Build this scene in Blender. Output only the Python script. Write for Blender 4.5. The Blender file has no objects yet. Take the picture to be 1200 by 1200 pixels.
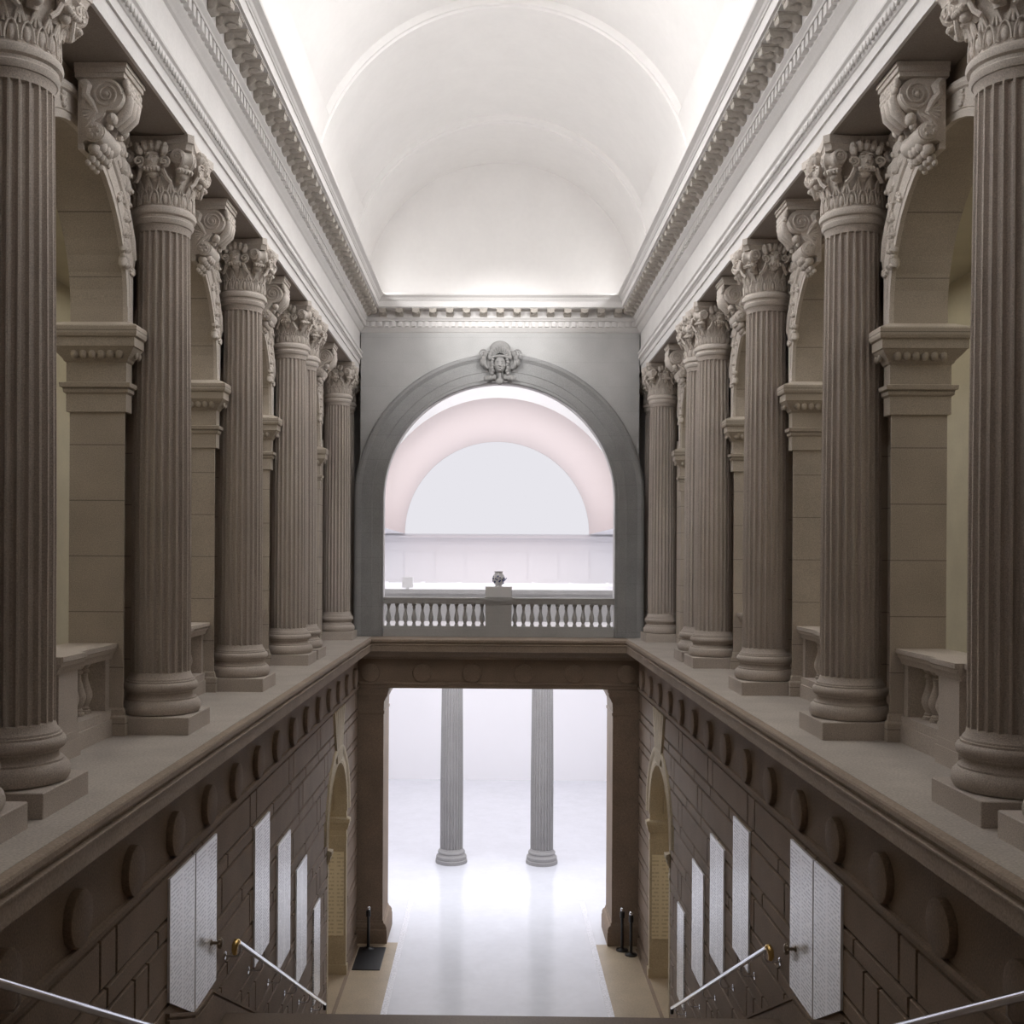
import bpy, math, random
from math import sin, cos, pi, sqrt, asin, radians
from mathutils import Vector, Matrix

random.seed(7)
SC = bpy.context.scene
COL = SC.collection
H = 9.63            # eye height above the ground floor; all heights below are measured from the eye

# ------------------------------------------------------------------ materials
def mat(name, col, rough=0.7, speck=0.0, scale=40.0, bump=0.0, metal=0.0, spec=0.5, blot=0.0, c2=None):
    m = bpy.data.materials.new(name); m.use_nodes = True
    nt = m.node_tree; N = nt.nodes; L = nt.links
    b = N['Principled BSDF']
    b.inputs['Roughness'].default_value = rough
    b.inputs['Metallic'].default_value = metal
    b.inputs['Specular IOR Level'].default_value = spec
    b.inputs['Base Color'].default_value = (*col, 1)
    if speck > 0 or bump > 0 or blot > 0:
        tc = N.new('ShaderNodeTexCoord')
        n1 = N.new('ShaderNodeTexNoise'); n1.inputs['Scale'].default_value = scale
        n1.inputs['Detail'].default_value = 3
        n2 = N.new('ShaderNodeTexNoise'); n2.inputs['Scale'].default_value = 1.7
        n2.inputs['Detail'].default_value = 4
        L.new(tc.outputs['Object'], n1.inputs['Vector']); L.new(tc.outputs['Object'], n2.inputs['Vector'])
        r1 = N.new('ShaderNodeMapRange')
        r1.inputs['From Min'].default_value = .3; r1.inputs['From Max'].default_value = .7
        r1.inputs['To Min'].default_value = 1 - speck; r1.inputs['To Max'].default_value = 1 + speck
        L.new(n1.outputs['Fac'], r1.inputs['Value'])
        r2 = N.new('ShaderNodeMapRange')
        r2.inputs['From Min'].default_value = .3; r2.inputs['From Max'].default_value = .7
        r2.inputs['To Min'].default_value = 1 - blot; r2.inputs['To Max'].default_value = 1 + blot
        L.new(n2.outputs['Fac'], r2.inputs['Value'])
        mm = N.new('ShaderNodeMath'); mm.operation = 'MULTIPLY'
        L.new(r1.outputs['Result'], mm.inputs[0]); L.new(r2.outputs['Result'], mm.inputs[1])
        v = N.new('ShaderNodeVectorMath'); v.operation = 'SCALE'
        v.inputs[0].default_value = col
        L.new(mm.outputs[0], v.inputs['Scale'])
        L.new(v.outputs['Vector'], b.inputs['Base Color'])
        if bump > 0:
            bp = N.new('ShaderNodeBump'); bp.inputs['Strength'].default_value = bump
            bp.inputs['Distance'].default_value = .01
            L.new(n1.outputs['Fac'], bp.inputs['Height']); L.new(bp.outputs['Normal'], b.inputs['Normal'])
    return m

def emat(name, col, strength):
    m = bpy.data.materials.new(name); m.use_nodes = True
    nt = m.node_tree; nt.nodes.clear()
    e = nt.nodes.new('ShaderNodeEmission'); e.inputs['Color'].default_value = (*col, 1)
    e.inputs['Strength'].default_value = strength
    o = nt.nodes.new('ShaderNodeOutputMaterial'); nt.links.new(e.outputs[0], o.inputs['Surface'])
    return m

def courses(m, period, line, dark, axis='Z'):
    """thin masonry joints every `period` metres, as darker bed lines in the stone colour"""
    nt = m.node_tree; N = nt.nodes; L = nt.links
    b = N['Principled BSDF']
    tc = N.new('ShaderNodeTexCoord'); sx = N.new('ShaderNodeSeparateXYZ')
    L.new(tc.outputs['Object'], sx.inputs[0])
    md = N.new('ShaderNodeMath'); md.operation = 'PINGPONG'; md.inputs[1].default_value = period / 2
    L.new(sx.outputs[axis], md.inputs[0])
    lt = N.new('ShaderNodeMath'); lt.operation = 'LESS_THAN'; lt.inputs[1].default_value = line
    L.new(md.outputs[0], lt.inputs[0])
    mx = N.new('ShaderNodeMixRGB'); mx.blend_type = 'MULTIPLY'; mx.inputs['Color2'].default_value = (dark, dark, dark, 1)
    L.new(lt.outputs[0], mx.inputs['Fac'])
    src = b.inputs['Base Color'].links
    if src: L.new(src[0].from_socket, mx.inputs['Color1'])
    else: mx.inputs['Color1'].default_value = b.inputs['Base Color'].default_value
    L.new(mx.outputs[0], b.inputs['Base Color'])
    return m

STONE = mat('limestone', (.49, .435, .39), .8, .24, 95, .3, blot=.08)
SOFFIT_SHADE = mat('soffit_shade_stone', (.33, .29, .26), .85, .15, 95, .2, blot=.08)  # limestone darkened to carry the shade under the entablature
PIER = courses(mat('pier_limestone', (.48, .425, .365), .85, .2, 95, .25, blot=.1), .62, .006, .55)
CARVED = mat('carved_limestone', (.64, .585, .535), .8, .18, 95, .3, blot=.08)
GREY = courses(mat('grey_limestone', (.46, .458, .455), .85, .10, 60, .2, blot=.06), .62, .004, .86)
PLASTER = mat('white_stone', (.76, .742, .732), .7, .03, 30, .05, blot=.03)
BEIGE = mat('carved_cornice_stone', (.52, .48, .435), .8, .1, 30, .1, blot=.05)
VAULT = mat('vault_plaster', (.86, .845, .835), .8, .01, 8, .0, blot=.015)
LEDGE = mat('ledge_stone', (.45, .41, .37), .6, .2, 45, .2, blot=.1)
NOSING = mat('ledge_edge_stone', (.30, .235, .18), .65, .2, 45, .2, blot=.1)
BROWN = mat('brown_stone', (.225, .163, .116), .75, .2, 50, .3, blot=.12)
BROWN_DK = mat('brown_joint', (.018, .012, .008), .9)
LANDING = mat('landing_stone', (.13, .092, .062), .5, .2, 40, .1, blot=.1)
FLOOR = mat('polished_marble_floor', (.68, .69, .74), .14, .02, 6, .0, blot=.03, spec=.7)
INLAY = mat('mosaic_inlay', (.70, .70, .75), .3, .3, 30)
HALL = mat('hall_white', (.88, .87, .89), .8)
PINK = mat('pink_plaster', (.84, .755, .735), .8)
GALLERY = mat('gallery_paint', (.55, .51, .40), .8, .03, 20, .02, blot=.06)
OCHRE = mat('ochre_stone', (.46, .38, .26), .75, .15, 45, .2, blot=.1)
STEEL = mat('polished_steel', (.80, .82, .88), .1, metal=1)
BRASS = mat('brass', (.75, .52, .2), .3, metal=1)
BRONZE = mat('dark_bronze', (.22, .17, .12), .4, metal=.6)
BLACK = mat('black_metal', (.012, .011, .011), .35)
MAT_RUB = mat('black_rubber', (.012, .012, .014), .35)
WHITEBOX = mat('white_painted_board', (.86, .86, .87), .6)
PORCELAIN = mat('porcelain', (.85, .85, .88), .15)
BLUE = mat('blue_glaze', (.12, .14, .30), .2)
LUNETTE = emat('bright_window_glass', (.80, .79, .84), 1.0)
SKYGLASS = emat('skylight_glass', (1.0, .985, .98), 9.0)

def inscribed(name, col, ink, rough, row=.052, up='Z', along='Y', spec=.6):
    m = mat(name, col, rough, spec=spec)
    nt = m.node_tree; N = nt.nodes; L = nt.links; b = N['Principled BSDF']
    tc = N.new('ShaderNodeTexCoord'); s = N.new('ShaderNodeSeparateXYZ'); L.new(tc.outputs['Object'], s.inputs[0])
    def math(op, a, bb=None):
        n = N.new('ShaderNodeMath'); n.operation = op
        for i, v in enumerate((a, bb)):
            if v is None: continue
            if isinstance(v, (int, float)): n.inputs[i].default_value = v
            else: L.new(v, n.inputs[i])
        return n.outputs[0]
    z = math('DIVIDE', s.outputs[up], row)
    rowi = math('FLOOR', z); fr = math('FRACT', z)
    band = math('MULTIPLY', math('GREATER_THAN', fr, .25), math('LESS_THAN', fr, .68))
    cmb = N.new('ShaderNodeCombineXYZ')
    L.new(math('MULTIPLY', s.outputs[along], 17), cmb.inputs[0]); L.new(math('MULTIPLY', rowi, 7.31), cmb.inputs[1])
    no = N.new('ShaderNodeTexNoise'); no.inputs['Scale'].default_value = 1.0; no.inputs['Detail'].default_value = 2
    L.new(cmb.outputs[0], no.inputs['Vector'])
    word = math('GREATER_THAN', no.outputs['Fac'], .44)
    col_mask = math('LESS_THAN', math('ABSOLUTE', s.outputs[along]), .43)
    # a blank gutter between two columns of names below the heading
    gut = math('GREATER_THAN', math('ABSOLUTE', s.outputs[along]), .035)
    k = math('MULTIPLY', math('MULTIPLY', band, word), math('MULTIPLY', col_mask, gut))
    k = math('MULTIPLY', k, math('LESS_THAN', s.outputs[up], -.05))
    mx = N.new('ShaderNodeMixRGB'); mx.inputs['Color1'].default_value = (*col, 1); mx.inputs['Color2'].default_value = (*ink, 1)
    L.new(k, mx.inputs['Fac']); L.new(mx.outputs[0], b.inputs['Base Color'])
    return m
MARBLE = inscribed('inscribed_white_marble', (.86, .86, .89), (.50, .50, .54), .17, row=.045)
OCHRE_MARBLE = inscribed('inscribed_cream_marble', (.74, .64, .45), (.56, .47, .31), .5, row=.09, along='X')

# ------------------------------------------------------------------ mesh building
class MB:
    def __init__(s): s.v = []; s.f = []
    def add(s, vs, fs, M=None):
        o = len(s.v)
        if M is not None: vs = [tuple(M @ Vector(p)) for p in vs]
        s.v += [tuple(p) for p in vs]; s.f += [tuple(i + o for i in f) for f in fs]
        return s
    def box(s, x0, x1, y0, y1, z0, z1, M=None):
        x0, x1 = min(x0, x1), max(x0, x1)
        v = [(x0,y0,z0),(x1,y0,z0),(x1,y1,z0),(x0,y1,z0),(x0,y0,z1),(x1,y0,z1),(x1,y1,z1),(x0,y1,z1)]
        return s.add(v, [(3,2,1,0),(4,5,6,7),(0,1,5,4),(1,2,6,5),(2,3,7,6),(3,0,4,7)], M)
    def bbox(s, x0, x1, y0, y1, z0, z1, b=.01):
        """box with its four vertical and top edges eased"""
        x0, x1 = min(x0, x1), max(x0, x1)
        rings = []
        for z, i in ((z0, 0), (z1 - b, 0), (z1, b)):
            a = [(x0+b,y0+i),(x1-b,y0+i),(x1-i,y0+b),(x1-i,y1-b),(x1-b,y1-i),(x0+b,y1-i),(x0+i,y1-b),(x0+i,y0+b)]
            rings.append([(x, y, z) for x, y in a])
        return s.loft(rings)
    def loft(s, rings, closed=True, caps=True):
        n = len(rings[0]); v = [p for r in rings for p in r]; f = []
        for i in range(len(rings) - 1):
            for j in range(n if closed else n - 1):
                k = (j + 1) % n
                f.append((i*n+j, i*n+k, (i+1)*n+k, (i+1)*n+j))
        if caps and closed:
            f.append(tuple(range(n))[::-1]); f.append(tuple((len(rings)-1)*n + j for j in range(n)))
        return s.add(v, f)
    def lathe(s, prof, n=32, M=None, caps=True):
        rings = [[(r*cos(2*pi*j/n), r*sin(2*pi*j/n), z) for j in range(n)] for r, z in prof]
        t = MB(); t.loft(rings, True, caps); return s.add(t.v, t.f, M)
    def ell(s, c, r, n=10, m=7, M=None):
        rings = []
        for i in range(1, m):
            a = pi*i/m
            rings.append([(c[0]+r[0]*sin(a)*cos(2*pi*j/n), c[1]+r[1]*sin(a)*sin(2*pi*j/n), c[2]-r[2]*cos(a)) for j in range(n)])
        t = MB(); t.loft(rings, True, False)
        b = len(t.v); t.v += [(c[0],c[1],c[2]-r[2]), (c[0],c[1],c[2]+r[2])]
        for j in range(n):
            t.f.append((b, (j+1)%n, j)); t.f.append((b+1, (m-2)*n+j, (m-2)*n+(j+1)%n))
        return s.add(t.v, t.f, M)
    def tube(s, pts, r, n=8, M=None):
        pts = [Vector(p) for p in pts]; rings = []; up = None
        rr = r if isinstance(r, (list, tuple)) else [r]*len(pts)
        for i, p in enumerate(pts):
            d = (pts[min(i+1, len(pts)-1)] - pts[max(i-1, 0)]).normalized()
            if up is None:
                up = Vector((0,0,1)) if abs(d.z) < .9 else Vector((1,0,0))
            a = d.cross(up).normalized(); up = a.cross(d).normalized()
            rings.append([tuple(p + a*rr[i]*cos(2*pi*j/n) + up*rr[i]*sin(2*pi*j/n)) for j in range(n)])
        t = MB(); t.loft(rings); return s.add(t.v, t.f, M)
    def prism(s, poly, axis, a0, a1, M=None):
        """poly: 2D outline; extruded along axis 'x','y' or 'z' from a0 to a1"""
        def P(p, a):
            return {'x': (a, p[0], p[1]), 'y': (p[0], a, p[1]), 'z': (p[0], p[1], a)}[axis]
        n = len(poly)
        v = [P(p, a0) for p in poly] + [P(p, a1) for p in poly]
        f = [tuple(range(n))[::-1], tuple(range(n, 2*n))] + [(i, (i+1)%n, n+(i+1)%n, n+i) for i in range(n)]
        return s.add(v, f, M)
    def mesh(s, name, m, smooth=None):
        me = bpy.data.meshes.new(name); me.from_pydata(s.v, [], s.f)
        import bmesh
        bm = bmesh.new(); bm.from_mesh(me)
        (bmesh.ops.remove_doubles(bm, verts=bm.verts, dist=1e-5) if smooth else None); bmesh.ops.recalc_face_normals(bm, faces=bm.faces); bm.to_mesh(me); bm.free()
        me.materials.append(m)
        if smooth:
            me.shade_smooth(); me.set_sharp_from_angle(angle=radians(smooth))
        return me
    def obj(s, name, m, parent=None, loc=None, smooth=None):
        o = bpy.data.objects.new(name, s.mesh(name, m, smooth)); COL.objects.link(o)
        if parent is not None: o.parent = parent
        if loc is not None: o.location = loc
        return o

def part(name, me, parent, loc=(0,0,0), rz=0):
    o = bpy.data.objects.new(name, me); COL.objects.link(o); o.parent = parent
    o.location = loc; o.rotation_euler = (0, 0, rz); return o
def empty(name, loc, rz=0):
    o = bpy.data.objects.new(name, None); COL.objects.link(o); o.location = loc; o.rotation_euler = (0,0,rz); return o
def tag(o, label, cat, group=None, kind=None):
    o['label'] = label; o['category'] = cat
    if group: o['group'] = group
    if kind: o['kind'] = kind
    return o
def struct(name, mb, m, smooth=None, label=None, parent=None):
    o = mb.obj(name, m, parent, None if parent is not None else (0, 0, H), smooth)
    if parent is None: o['kind'] = 'structure'
    if label: o['label'] = label
    return o
def copy_tree(o, parent=None):
    c = o.copy(); COL.objects.link(c)
    if parent is not None: c.parent = parent
    for ch in list(o.children): copy_tree(ch, c)
    return c
SIDES = ((-1, 'left'), (1, 'right'))

# ------------------------------------------------------------------ key dimensions (metres, from the eye)
YF = 27.0            # far wall
B0, BAY, CPL = 8.478, 3.848, 1.165
CY = [B0 - CPL, B0, B0 + BAY, B0 + 2*BAY, B0 + 3*BAY, B0 + 3*BAY + CPL, 26.1, 27.49]
CX = 3.98            # column axes
XW = 4.25            # nave face of the arcade wall
XWB = 4.86           # back of the arcade wall
ZL = -2.0            # second floor
ZS = 4.72            # architrave soffit
ZT = 6.55            # cornice top = vault springing
ZG = -9.63           # ground floor
XL = 3.5             # lower walls
RA, ZA = 1.42, 2.78  # arcade arches

# ------------------------------------------------------------------ swept trims with mitred corners
def sweep(prof, side, x_wall, y_wall, y0, closed=True):
    """prof: (distance out from wall, z). side L/R run along Y from y0 to the mitre, F runs across."""
    t = MB()
    if side == 'F':
        a = [(-(x_wall - d), y_wall - d, z) for d, z in prof]; b = [((x_wall - d), y_wall - d, z) for d, z in prof]
    else:
        s = -1 if side == 'L' else 1
        a = [(s*(x_wall - d), y0, z) for d, z in prof]; b = [(s*(x_wall - d), y_wall - d, z) for d, z in prof]
    t.loft([a, b], closed, closed); return t

ENT = [(-.3, 4.735),(-.02, 4.72),(-.02, 4.89),(.005, 4.895),(.005, 5.0),(.02, 5.01),(.03, 5.03),(.05, 5.10),(.055, 5.13),(.08, 5.15),(.085, 5.18),(.075, 5.20),(0, 5.29),
       (0, 5.70),(.03, 5.72),(.05, 5.745),(.10, 5.80),(.105, 5.815),(.105, 5.96),(.17, 5.965),(.18, 5.99),(.22, 6.03),(.22, 6.20),(.50, 6.21),(.50, 6.225),(.535, 6.23),
       (.535, 6.375),(.55, 6.38),(.555, 6.40),(.57, 6.415),(.585, 6.45),(.62, 6.48),(.645, 6.50),(.65, 6.515),(.65, 6.55),(.3, 6.56),(-.3, 6.56)]
ENT_F = [(-.3, 5.70)] + [p for p in ENT if p[1] >= 5.70]
XE = 3.55
SOFFIT = [(-.03, 4.722),(-.03, 4.74),(-.92, 4.74),(-.92, 4.722)]
trims = []
for side, nm in (('L', 'trim_1'), ('R', 'trim_2'), ('F', 'trim_3')):
    o = struct(nm, sweep(ENT if side != 'F' else ENT_F, side, XE, YF, 2.0), PLASTER,
               label={'L': 'white stone entablature and cornice above the left columns', 'R': 'white stone entablature and cornice above the right columns',
                      'F': 'white stone cornice with brackets across the far wall'}[side])
    if side != 'F': struct('soffit', sweep(SOFFIT, side, XE, YF + 1.1, 2.0), SOFFIT_SHADE, parent=o)
    trims.append((side, o))
def modillion():
    t = MB()   # projects along +x from 0 to .27, width .20 in y, top z=0
    prof = [(0, 0),(.265, 0),(.265, -.055),(.255, -.085),(.225, -.10),(.19, -.095),(.15, -.085),(.11, -.095),(.08, -.13),(.045, -.15),(.0, -.155)]
    t.prism(prof, 'y', -.085, .085)
    t.prism([(0, 0), (.275, 0), (.275, -.028), (0, -.028)], 'y', -.097, .097)
    t.ell((.16, 0, -.10), (.075, .06, .03), 8, 5); t.ell((.23, 0, -.09), (.03, .05, .022), 8, 5)
    for s in (-1, 1):
        t.lathe([(.05, 0), (.05, .012), (.02, .018)], 12, Matrix.Translation((.065, s*.085, -.085)) @ Matrix.Rotation(-s*pi/2, 4, 'X'))
    return t.mesh('modillion', BEIGE, 40)
MOD = modillion()
for side, o in trims:
    d = MB(); lf = MB()
    if side == 'F':
        n = 41
        for i in range(n):
            x = -3.36 + 6.72*i/(n-1)
            d.box(x-.047, x+.047, YF-.165, YF-.10, 5.825, 5.955)
        n = 15
        for i in range(n):
            x = -2.94 + 5.88*i/(n-1)
            part('modillion', MOD, o, (x, YF-.22, 6.205), -pi/2)
    else:
        s = -1 if side == 'L' else 1
        y = 3.0
        while y < YF - .2:
            d.box(s*(XE-.165), s*(XE-.10), y-.05, y+.05, 5.825, 5.955); y += .166
        y = YF - .42
        while y > 4.0:
            part('modillion', MOD, o, (s*(XE-.22), y, 6.205), 0 if s < 0 else pi); y -= .378
        # carved leaf-and-dart band along the architrave
        y = 3.0
        while y < YF:
            lf.ell((s*(XE-.05), y, 5.065), (.022, .035, .045), 6, 4); y += .092
        struct('leaf_band', lf, PLASTER, 50, parent=o)
    struct('dentil_course', d, PLASTER, parent=o)

# ------------------------------------------------------------------ second-floor ledges, friezes with medallions
NOSE = [(-4.5, -2.45),(-4.5, -2.0),(.30, -2.0),(.36, -2.012),(.37, -2.03),(.37, -2.075),(.335, -2.10),(.33, -2.125),(.37, -2.14),(.37, -2.155),(.35, -2.17),(.35, -2.315),(.30, -2.33),
        (.14, -2.335),(.13, -2.36),(.10, -2.42),(.04, -2.47),(.03, -2.52),(0, -2.53),(-.3, -2.53),(-.3, -2.45)]
FRZ = [(-.3, -2.53),(0, -2.53),(0, -3.17),(.035, -3.18),(.045, -3.215),(.04, -3.24),(.02, -3.25),(.02, -3.285),(0, -3.30),(-.3, -3.30)]
YB = 26.6            # face of the cross beam
MED = MB().lathe([(.0, 0),(.235, 0),(.235, .055),(.228, .068),(.21, .074),(.0, .08)], 32).mesh('medallion', BROWN, 40)
for side, n1, n2, w in (('L', 'trim_4', 'trim_5', 'left'), ('R', 'trim_6', 'trim_7', 'right')):
    s = -1 if side == 'L' else 1
    nose = [(d, z) for d, z in NOSE]
    t = MB()
    a = [(s*(XL - d), -1.0, z) for d, z in nose]; b = [(s*(XL - d), (YB - d) if d > -.5 else YF + 1.0, z) for d, z in nose]
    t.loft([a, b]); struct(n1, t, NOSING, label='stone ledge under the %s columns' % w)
    t = MB(); t.box(s*(XL-.29), s*7.7, -1.0, YF+1.08, ZL-.01, ZL+.002); o_ = struct('floor_gallery_%s' % w, t, LEDGE)
    o = struct(n2, sweep(FRZ, side, XL, YB, -1.0), BROWN, label='brown stone frieze with round medallions on the %s' % w)
    y = 8.574 - 1.325*4
    while y < 26.3:
        m = part('medallion', MED, o, (s*XL, y, -2.93)); m.rotation_euler = (0, -s*pi/2, 0); y += 1.325
t = MB()
cn = [(d if d > -1 else -1.4, z) for d, z in NOSE]
t.loft([[(-(XL - max(d, -.3)) , YB - d, z) for d, z in cn], [((XL - max(d, -.3)), YB - d, z) for d, z in cn]])
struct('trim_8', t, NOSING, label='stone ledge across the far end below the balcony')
frz_f = [(-1.4, -2.53),(0, -2.53),(0, -3.10),(.03, -3.11),(.04, -3.15),(.02, -3.18),(.02, -3.25),(-.02, -3.26),(-1.4, -3.26)]
o = struct('trim_9', sweep(frz_f, 'F', XL, YB, 0), BROWN, label='brown stone beam with round medallions over the doorway')
for x in (-3.19, -1.90, -.655, .625, 1.88, 3.19):
    m = part('medallion', MED, o, (x, YB, -2.87)); m.rotation_euler = (pi/2, 0, 0); m.scale = (1, 1, .7)

# ------------------------------------------------------------------ arcade walls with arches
def arch_prism(t, s, yc, hw, R, zs, z0, z1, xf, xb, n=24):
    """wall bay from yc-hw..yc+hw, z0..z1 with a round-headed opening; front x=xf, back x=xb (before sign s)"""
    def q(a, b, c, d):
        t.add([a, b, c, d], [(0, 1, 2, 3)])
    for x in (xf, xb):
        X = s*x
        for sg in (-1, 1):
            q((X, yc+sg*hw, z0), (X, yc+sg*R, z0), (X, yc+sg*R, zs), (X, yc+sg*hw, zs))
            q((X, yc+sg*hw, zs), (X, yc+sg*R, zs), (X, yc+sg*R, z1), (X, yc+sg*hw, z1))
        for i in range(n):
            a0, a1 = pi*i/n, pi*(i+1)/n
            p0, p1 = (yc+R*cos(a0), zs+R*sin(a0)), (yc+R*cos(a1), zs+R*sin(a1))
            q((X, *p0), (X, *p1), (X, p1[0], z1), (X, p0[0], z1))
    for i in range(n):
        a0, a1 = pi*i/n, pi*(i+1)/n
        q((s*xf, yc+R*cos(a0), zs+R*sin(a0)), (s*xb, yc+R*cos(a0), zs+R*sin(a0)), (s*xb, yc+R*cos(a1), zs+R*sin(a1)), (s*xf, yc+R*cos(a1), zs+R*sin(a1)))
    for sg in (-1, 1):
        q((s*xf, yc+sg*R, z0), (s*xb, yc+sg*R, z0), (s*xb, yc+sg*R, zs), (s*xf, yc+sg*R, zs))
        q((s*xf, yc+sg*hw, z0), (s*xb, yc+sg*hw, z0), (s*xb, yc+sg*hw, z1), (s*xf, yc+sg*hw, z1))

SLOT = .475
BAYS = [(CY[1]+CY[2])/2, (CY[2]+CY[3])/2, (CY[3]+CY[4])/2, (CY[5]+CY[6])/2]
NEARBAY = CY[0] - BAY/2
IMP = [(0, 1.60),(.03, 1.605),(.03, 1.80),(.055, 1.82),(.06, 1.865),(.085, 1.875),(.09, 1.92),(.03, 1.935),(.03, 2.15),(.05, 2.165),(.06, 2.19),(.13, 2.27),(.15, 2.30),(.165, 2.31),
       (.165, 2.405),(.19, 2.42),(.20, 2.45),(.20, 2.525),(.19, 2.54),(.05, 2.60),(0, 2.60)]
def ring_prism(t, s, yc, zs, prof, n=28, a_from=0, a_to=pi, lim=99):
    """prof: (x, radius) outline revolved round the arch axis"""
    rings = [[(s*x, yc+max(-lim, min(lim, r*cos(a_from+(a_to-a_from)*i/n))), zs+r*sin(a_from+(a_to-a_from)*i/n)) for x, r in prof] for i in range(n+1)]
    t.loft(rings)
for s, w in SIDES:
    t = MB(); backs = []
    ys = [NEARBAY] + BAYS
    for yc in ys:
        lo = max([c for c in CY + [CY[0]-BAY] if c < yc]); hi = min([c for c in CY if c > yc])
        hw = min(yc - lo, hi - yc) - SLOT
        arch_prism(t, s, yc, hw, RA, ZA, ZL, ZS, XW, XWB)
    for c in CY[:7]:                       # recess behind each engaged column
        t.box(s*(XW+.32), s*XWB, c-SLOT, c+SLOT, ZL, ZS)
    t.box(s*XW, s*XWB, CY[0]+SLOT, CY[1]-SLOT, ZL, ZS); t.box(s*XW, s*XWB, CY[4]+SLOT, CY[5]-SLOT, ZL, ZS)
    t.box(s*XW, s*XWB, CY[6]+SLOT, CY[7]-SLOT, ZL, ZS); t.box(s*(XW+.46), s*XWB, CY[7]-SLOT, YF+1.2, ZL, ZS)
    t.box(s*XW, s*XWB, .5, NEARBAY-(BAY/2-SLOT), ZL, ZS)
    t.box(s*3.66, s*XWB, .5, YF, ZS+.03, 6.6)
    wall = struct('wall_%s_arcade' % w, t, PIER, label='stone arcade wall of round arches behind the %s columns' % w)
    for yc in ys[1:]:
        a = MB()
        ring_prism(a, s, yc, ZA, [(XW+.02, RA-.005),(XW-.03, RA-.005),(XW-.03, RA+.06),(XW-.02, RA+.07),(XW-.035, RA+.08),(XW-.035, RA+.25),(XW-.06, RA+.265),(XW-.075, RA+.30),(XW-.06, RA+.34),(XW-.02, RA+.36),(XW+.02, RA+.36)], lim=1.585)
        for sg in (-1, 1):
            a.prism([(yc+sg*(RA-.005), 2.60),(yc+sg*1.585, 2.60),(yc+sg*1.585, ZA),(yc+sg*(RA-.005), ZA)], 'x', s*(XW-.035), s*(XW+.02))
        av = struct('archivolt', a, CARVED, 35, parent=wall)
        ros = MB()
        for k in range(1, 12):
            if k == 6: continue
            an = pi*k/12
            M = Matrix.Translation((s*(XW-.035), yc+(RA+.165)*cos(an), ZA+(RA+.165)*sin(an))) @ Matrix.Rotation(an - pi/2, 4, 'X')
            ros.ell((0, 0, 0), (.03, .045, .085), 8, 5, M)
            for j in range(6):
                b_ = 2*pi*j/6
                ros.ell((-s*.012, .03*cos(b_), .06*sin(b_)), (.022, .022, .03), 6, 4, M)
        struct('rosette_band', ros, CARVED, 50, parent=av)
        for sg in (-1, 1):                 # imposts at both jambs, leaf relief in both spandrels
            im = MB()
            jy = yc + sg*RA                # jamb plane; impost wraps jamb and nave face
            wpier = sg*.155
            prof = IMP
            ringA = [(s*(XW - d), jy + wpier, z) for d, z in prof]
            ringB = [(s*(XW - d), jy - sg*d, z) for d, z in prof]
            ringC = [(s*(XWB + d), jy - sg*d, z) for d, z in prof]
            ringD = [(s*(XWB + d), jy + wpier, z) for d, z in prof]
            im.loft([ringA, ringB, ringC, ringD])
            eg = MB()
            x = XW + .02
            while x < XWB:
                eg.ell((s*x, jy - sg*.10, 2.235), (.046, .045, .06), 8, 5); x += .10
            for k in range(2):
                eg.ell((s*(XW-.11), jy + sg*(.05+.105*k), 2.245), (.03, .042, .05), 8, 5)
            io = struct('impost', im, PIER, parent=wall)
            struct('egg_moulding', eg, PIER, 60, parent=io)
            rl = MB()
            bx = yc + sg*(RA + .30)
            for k in range(10):
                zz = 4.62 - k*.17
                ro = sqrt(max(0, (RA+.38)**2 - max(0, zz-ZA)**2)) if zz > ZA else RA+.38
                yy = (ro + (BAY/2 - SLOT + .03))/2 if zz < 4.5 else BAY/2 - SLOT - .25
                yy = min(max(yy, .7), BAY/2 - SLOT - .12)
                wd = max(.03, min(.22, (BAY/2 - SLOT - ro)/2 + .02))
                for j in (-1, 0, 1):
                    M = Matrix.Translation((s*(XW-.02), yc + sg*(yy + j*wd*.7), zz)) @ Matrix.Rotation(sg*j*.6, 4, 'X')
                    rl.ell((0, 0, 0), (.05 + .02*(j == 0), .35*wd+.02, .10), 7, 5, M)
                    rl.ell((-s*.03, .01, -.05), (.035, .18*wd+.012, .035), 6, 4, M)
                if zz < 3.4: break
            struct('spandrel_relief', rl, CARVED, 50, parent=wall)
            bs = MB()
            base = [(0, ZL),(.045, ZL),(.045, ZL+.20),(.04, ZL+.215),(.025, ZL+.23),(.015, ZL+.29),(0, ZL+.31)]
            bs.loft([[(s*(XW - d), jy + sg*.02 + wpier*.0 + sg*.02, z) for d, z in base], [(s*(XW - d), jy - sg*d, z) for d, z in base], [(s*(XWB + d), jy - sg*d, z) for d, z in base], [(s*(XWB + d), jy + sg*.04, z) for d, z in base]])
            struct('pier_base', bs, PIER, parent=wall)

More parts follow.
